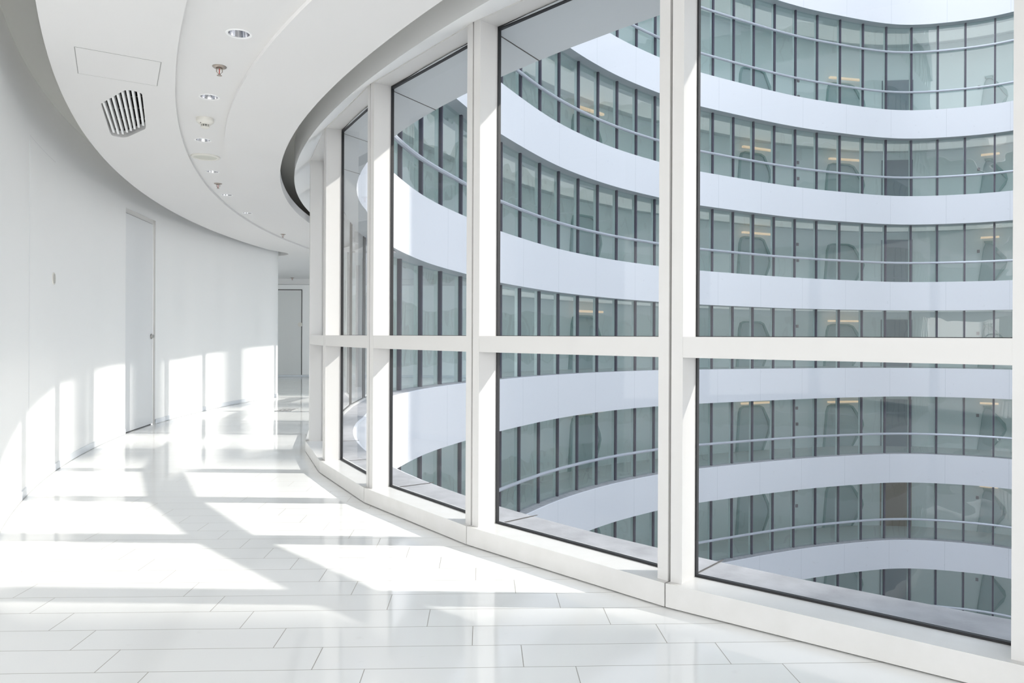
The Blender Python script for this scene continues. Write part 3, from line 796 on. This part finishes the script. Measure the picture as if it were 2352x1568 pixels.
# ------------------------------------------------------------------ office building round the atrium
bld = empty('office_building', (E(s_of_px(1800))[0], E(s_of_px(1800))[1], -14.6))
tag(bld, 'curved glass office building with white balcony bands wrapping round the atrium', 'building')
def part(o, label=None):
    rel(o, bld)
    if label: o['label'] = label
    return o
sN = s_of_Y(14.6)
mpx = [964, 1009.3, 1056]
m2 = [1192, 1237, 1281, 1325.5, 1370, 1414, 1458, 1502]
m3 = [1634.6, 1681.6, 1728, 1775.6, 1824, 1873.7, 1926.5, 1978.6, 2032, 2090, 2151, 2215, 2283]
known = [s_of_px(p, GOFF) for p in mpx + m2 + m3]
ms = []
def fill(a, b_):
    n = max(round((b_ - a) / 1.28), 1); return [a + (b_ - a) * i / n for i in range(1, n)]
for a, b_ in zip(known, known[1:]): ms.append(a); ms += fill(a, b_) if (b_ - a) > 1.9 else []
ms.append(known[-1])
s = known[-1]
while s < SL[-1] - 1.4: s += 1.28; ms.append(s)
s = known[0]
while s > sA: s -= 1.28; ms.insert(0, s)
s_seam = s_of_px(1649)
def ssteps(a, b_, d=.35):
    n = max(int((b_ - a) / d), 1); return [a + (b_ - a) * i / n for i in range(n + 1)]
sN2 = s_of_Y(14.2)
def band(k):
    V, Fc, mi, uv = [], [], [], []
    S = ssteps(0 if k < 5 else sHI, SL[-1])
    for s in S:
        nr_ = s < sN2; e, g_ = E(s), E(s, GOFF - .012 if nr_ else GOFF + .12); t0, b0 = top(k, s), bot(k, s)
        h_ = E(s, .02)
        sec = [(g_, b0), (e, b0), (e, b0 + .0), (e, t0 - .01), (h_, t0), (h_, t0), (g_, t0)]
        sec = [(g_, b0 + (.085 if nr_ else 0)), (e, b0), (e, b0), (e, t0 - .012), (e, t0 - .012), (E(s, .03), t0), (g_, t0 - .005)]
        for p, z in sec: V.append((p[0], p[1], z)); uv.append(((s - s_seam) / 2.56, z))
    n = 7
    for i in range(len(S) - 1):
        a = n * i; c = a + n
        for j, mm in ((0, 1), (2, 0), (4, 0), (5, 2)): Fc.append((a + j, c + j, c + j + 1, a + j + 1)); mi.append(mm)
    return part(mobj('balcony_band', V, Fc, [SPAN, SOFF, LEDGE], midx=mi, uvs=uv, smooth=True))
# joints between the soffit and ledge panels next to the corridor windows
for c in base:
    o_ = min((i * .02 for i in range(2600)), key=lambda q: (Vector(E(q, .55)) - c).length)
    a_, b_ = Vector(E(o_, GOFF - .02)), Vector(E(o_, -.002)); t = (b_ - a_).normalized(); n_ = Vector((t.y, -t.x)) * .0035
    for zi, zo, lab in ((bot(1, o_) + .081, bot(1, o_) - .003, 1), (top(0, o_) - .003, top(0, o_) + .0015, 0)):
        V = [(*(a_ - n_), zi), (*(a_ + n_), zi), (*(b_ + n_), zo), (*(b_ - n_), zo)]; V += [(x, y, z + .003) for x, y, z in V]
        part(mobj('panel_joint', V, [(0, 1, 2, 3), (4, 5, 6, 7), (0, 1, 5, 4), (2, 3, 7, 6), (1, 2, 6, 5), (3, 0, 4, 7)], GAPM))
KMIN, KMAX = -3, 9  # storeys above the visible top are unseen, added to shade the atrium
sHI = s_of_Y(15.0)
for k in range(KMIN, KMAX + 1): band(k)
def strip(name, s0_, s1_, off, zf0, zf1, m, flat=None, d=.35):
    V, Fc = [], []; S = ssteps(s0_, s1_, d)
    for s in S:
        p = E(s, off); V += [(p[0], p[1], zf0(s)), (p[0], p[1], zf1(s))]
    for i in range(len(S) - 1): a = 2 * i; Fc.append((a, a + 2, a + 3, a + 1))
    return mobj(name, V, Fc, m, smooth=True)
def hstrip(name, s0_, s1_, o0, o1, zf, m, d=.5):
    V, Fc = [], []; S = ssteps(s0_, s1_, d)
    for s in S:
        p, q = E(s, o0), E(s, o1); z = zf(s); V += [(p[0], p[1], z), (q[0], q[1], z)]
    for i in range(len(S) - 1): a = 2 * i; Fc.append((a, a + 2, a + 3, a + 1))
    return mobj(name, V, Fc, m, smooth=True)
def mullion_mesh(h):
    mb = MB(); mb.box(-.038, .038, -.05, .03, 0, h, 0); mb.box(-.05, .05, .03, .13, 0, h, 1)
    o = mb.build('mullion', [MULL, JAMBF]); return o
proto_m = mullion_mesh(3.05); proto_t = mullion_mesh(4.3)
def frame_at(s, off):
    p = E(s, off); a, b_ = E(s - .3, off), E(s + .3, off); return p, atan2(b_[1] - a[1], b_[0] - a[0])
BD = 2.9
sI0 = s_of_Y(21.6)
for k in range(KMIN, KMAX):
    a0 = sN if k == 0 else (0.0 if k < 4 else sHI)
    zt = lambda s, k=k: top(k, s) - .03
    zb = lambda s, k=k: bot(k + 1, s) + .03
    gz = part(strip('glazing', a0, SL[-1], GOFF, zt, zb, FGLASS))
    for s in ms:
        if s < (a0 if k == 0 else s_of_Y(12.0)) or s < a0: continue
        pr = proto_t if k == 3 else proto_m
        c = pr.copy(); COL.objects.link(c); p, an = frame_at(s, GOFF)
        c.parent = gz; c.matrix_parent_inverse = gz.matrix_world.inverted() if False else Matrix.Translation(bld.location).inverted() @ Matrix.Translation(bld.location)
        c.location = (p[0], p[1], top(k, s) - .12); c.rotation_euler = (0, 0, an)
    # guard rail
    for hh in ((.93, 2.85) if k == 3 else (.93,)):
        if k > 3: break
        mb = MB(); mb.tube([(*E(s, .27), top(k, s) + hh) for s in ssteps(a0 + .05, SL[-1] - .05, .35)], .055, 8)
        part(mb.build('guard_rail', RAILM, smooth=True))
    # interior
    ia = sI0 if k == 0 else a0
    iw = part(strip('interior_wall', ia, SL[-1], BD, zt, zb, INTW))
    part(hstrip('interior_floor', ia, SL[-1], GOFF - .02, BD + .02, lambda s, k=k: top(k, s) - .03, INTF)) if k > KMIN - 1 else None
    part(hstrip('interior_ceiling', ia if k else sI0, SL[-1], GOFF - .02, BD + .02, lambda s, k=k: bot(k + 1, s) + .02, INTC))
    if k > 3: continue
    lamp = hstrip('fill_glow_sheet', sI0 if k == 0 else sN, SL[-1] - .5, 1.1, 2.5, lambda s, k=k: bot(k + 1, s) + .012, GLOWFILL); part(lamp)  # glowing sheet added under each ceiling to lift the interior brightness
    # doors and portals on the inner wall
    def wallbox(name, sa, sb, z0, z1, m, d0=.0, d1=.08):
        mb = MB(); q = [E(sa, BD - d1), E(sb, BD - d1), E(sb, BD - d0), E(sa, BD - d0)]; mb.prism(q, z0, z1); o = mb.build(name, m); rel(o, bld); return o
    def sub(o): o.parent = iw; o.matrix_parent_inverse = Matrix.Identity(4); return o
    zf = top(k, s_of_px(2060)) - .03
    sd_ = s_of_px(2060, BD)
    dm = IBROWN if k == -2 else IDOOR
    mb = MB(); mb.prism([E(sd_ - .5, BD - .06), E(sd_ + .45, BD - .06), E(sd_ + .45, BD), E(sd_ - .5, BD)], zf, zf + 2.4); o = mb.build('door', dm); sub(o); o['label'] = 'brown door' if k == -2 else 'dark grey door'
    mb = MB(); mb.prism([E(sd_ - .05, BD - .08), E(sd_ + .15, BD - .08), E(sd_ + .15, BD - .06), E(sd_ - .05, BD - .06)], zf + .3, zf + 2.0); o = mb.build('door_slot', IRECES); sub(o)
    for (pa, pb, ht) in ((1890, 1975, 2.15), (1690, 1765, 2.2), (1305, 1375, 2.2), (2245, 2300, 2.2)):
        sa, sb_ = s_of_px(pa, BD), s_of_px(pb, BD); z0 = top(k, sa) - .03
        # hexagonal portal, bulging on its right side, as a framed recess on the wall
        out = [(sa, 0), (sa + .12, ht - .35), (sa + .22, ht - .08), (sa + .4, ht), (sb_ - .5, ht), (sb_ - .3, ht - .1), (sb_ + .05, ht * .62), (sb_ + .1, ht * .5), (sb_ + .02, ht * .38), (sb_ - .3, 0)]
        def ring(sc_, dd): 
            cs = (sa + sb_) / 2; return [(*E(cs + (q[0] - cs) * sc_, BD - dd), z0 + q[1] * (1 if sc_ == 1 else .965)) for q in out]
        A_, B_, D_ = ring(1, .10), ring(.90, .10), ring(1, 0); Ei = ring(.90, .02)
        mb = MB(); n = len(out); mb.v += A_ + B_ + D_ + Ei
        for i in range(n - 1):
            mb.f.append((i, i + 1, n + i + 1, n + i)); mb.m.append(0); mb.f.append((2*n + i, 2*n + i + 1, i + 1, i)); mb.m.append(0); mb.f.append((n + i, n + i + 1, 3*n + i + 1, 3*n + i)); mb.m.append(0)
        mb.f.append(tuple(range(3*n, 4*n))); mb.m.append(1)
        o = mb.build('portal', [IPORT, IRECES]); sub(o)
        if (k + int(pa)) % 3 != 1:
            mb = MB(); mb.prism([E(sa + .1, BD - .35), E(sb_ - .1, BD - .35), E(sb_ - .1, BD - .22), E(sa + .1, BD - .22)], z0 + ht + .10, z0 + ht + .19); o = mb.build('lamp_strip', WARM); sub(o)
    for pp, hz_ in ((1828, 1.9), (1829, 1.1), (2243, 1.6)):
        sa = s_of_px(pp, BD); z0 = top(k, sa); mb = MB(); mb.prism([E(sa, BD - .05), E(sa + .12, BD - .05), E(sa + .12, BD), E(sa, BD)], z0 + hz_, z0 + hz_ + .15); o = mb.build('wall_box', mat('wall_box_red', (.30, .24, .26), .5) if 'wall_box_red' not in bpy.data.materials else bpy.data.materials['wall_box_red']); sub(o)
bpy.data.objects.remove(proto_m); bpy.data.objects.remove(proto_t)
# three unseen towers added beyond the right wing to break up the sun
for y0, y1, w_ in ((6.45, 7.25, 'nearest'), (8.45, 9.75, 'middle one'), (11.75, 12.6, 'farthest')):
    o = MB(); o.box(25.0, 28.0, y0, y1, -14.6, 30.0); o.box(24.9, 28.1, y0 - .02, y1 + .02, 30.0, 30.3)
    o = o.build('sun_block_tower', SOFF); tag(o, 'slim grey tower added unseen beyond the right wing to block sun, %s of the three' % w_, 'tower', kind='structure')
v, f = tess([[(-30, -20), (60, -20), (60, 60), (-30, 60)]], -14.7)
tag(mobj('ground', v, f, PAVE), 'grey courtyard paving at the bottom of the atrium', 'ground', kind='structure')
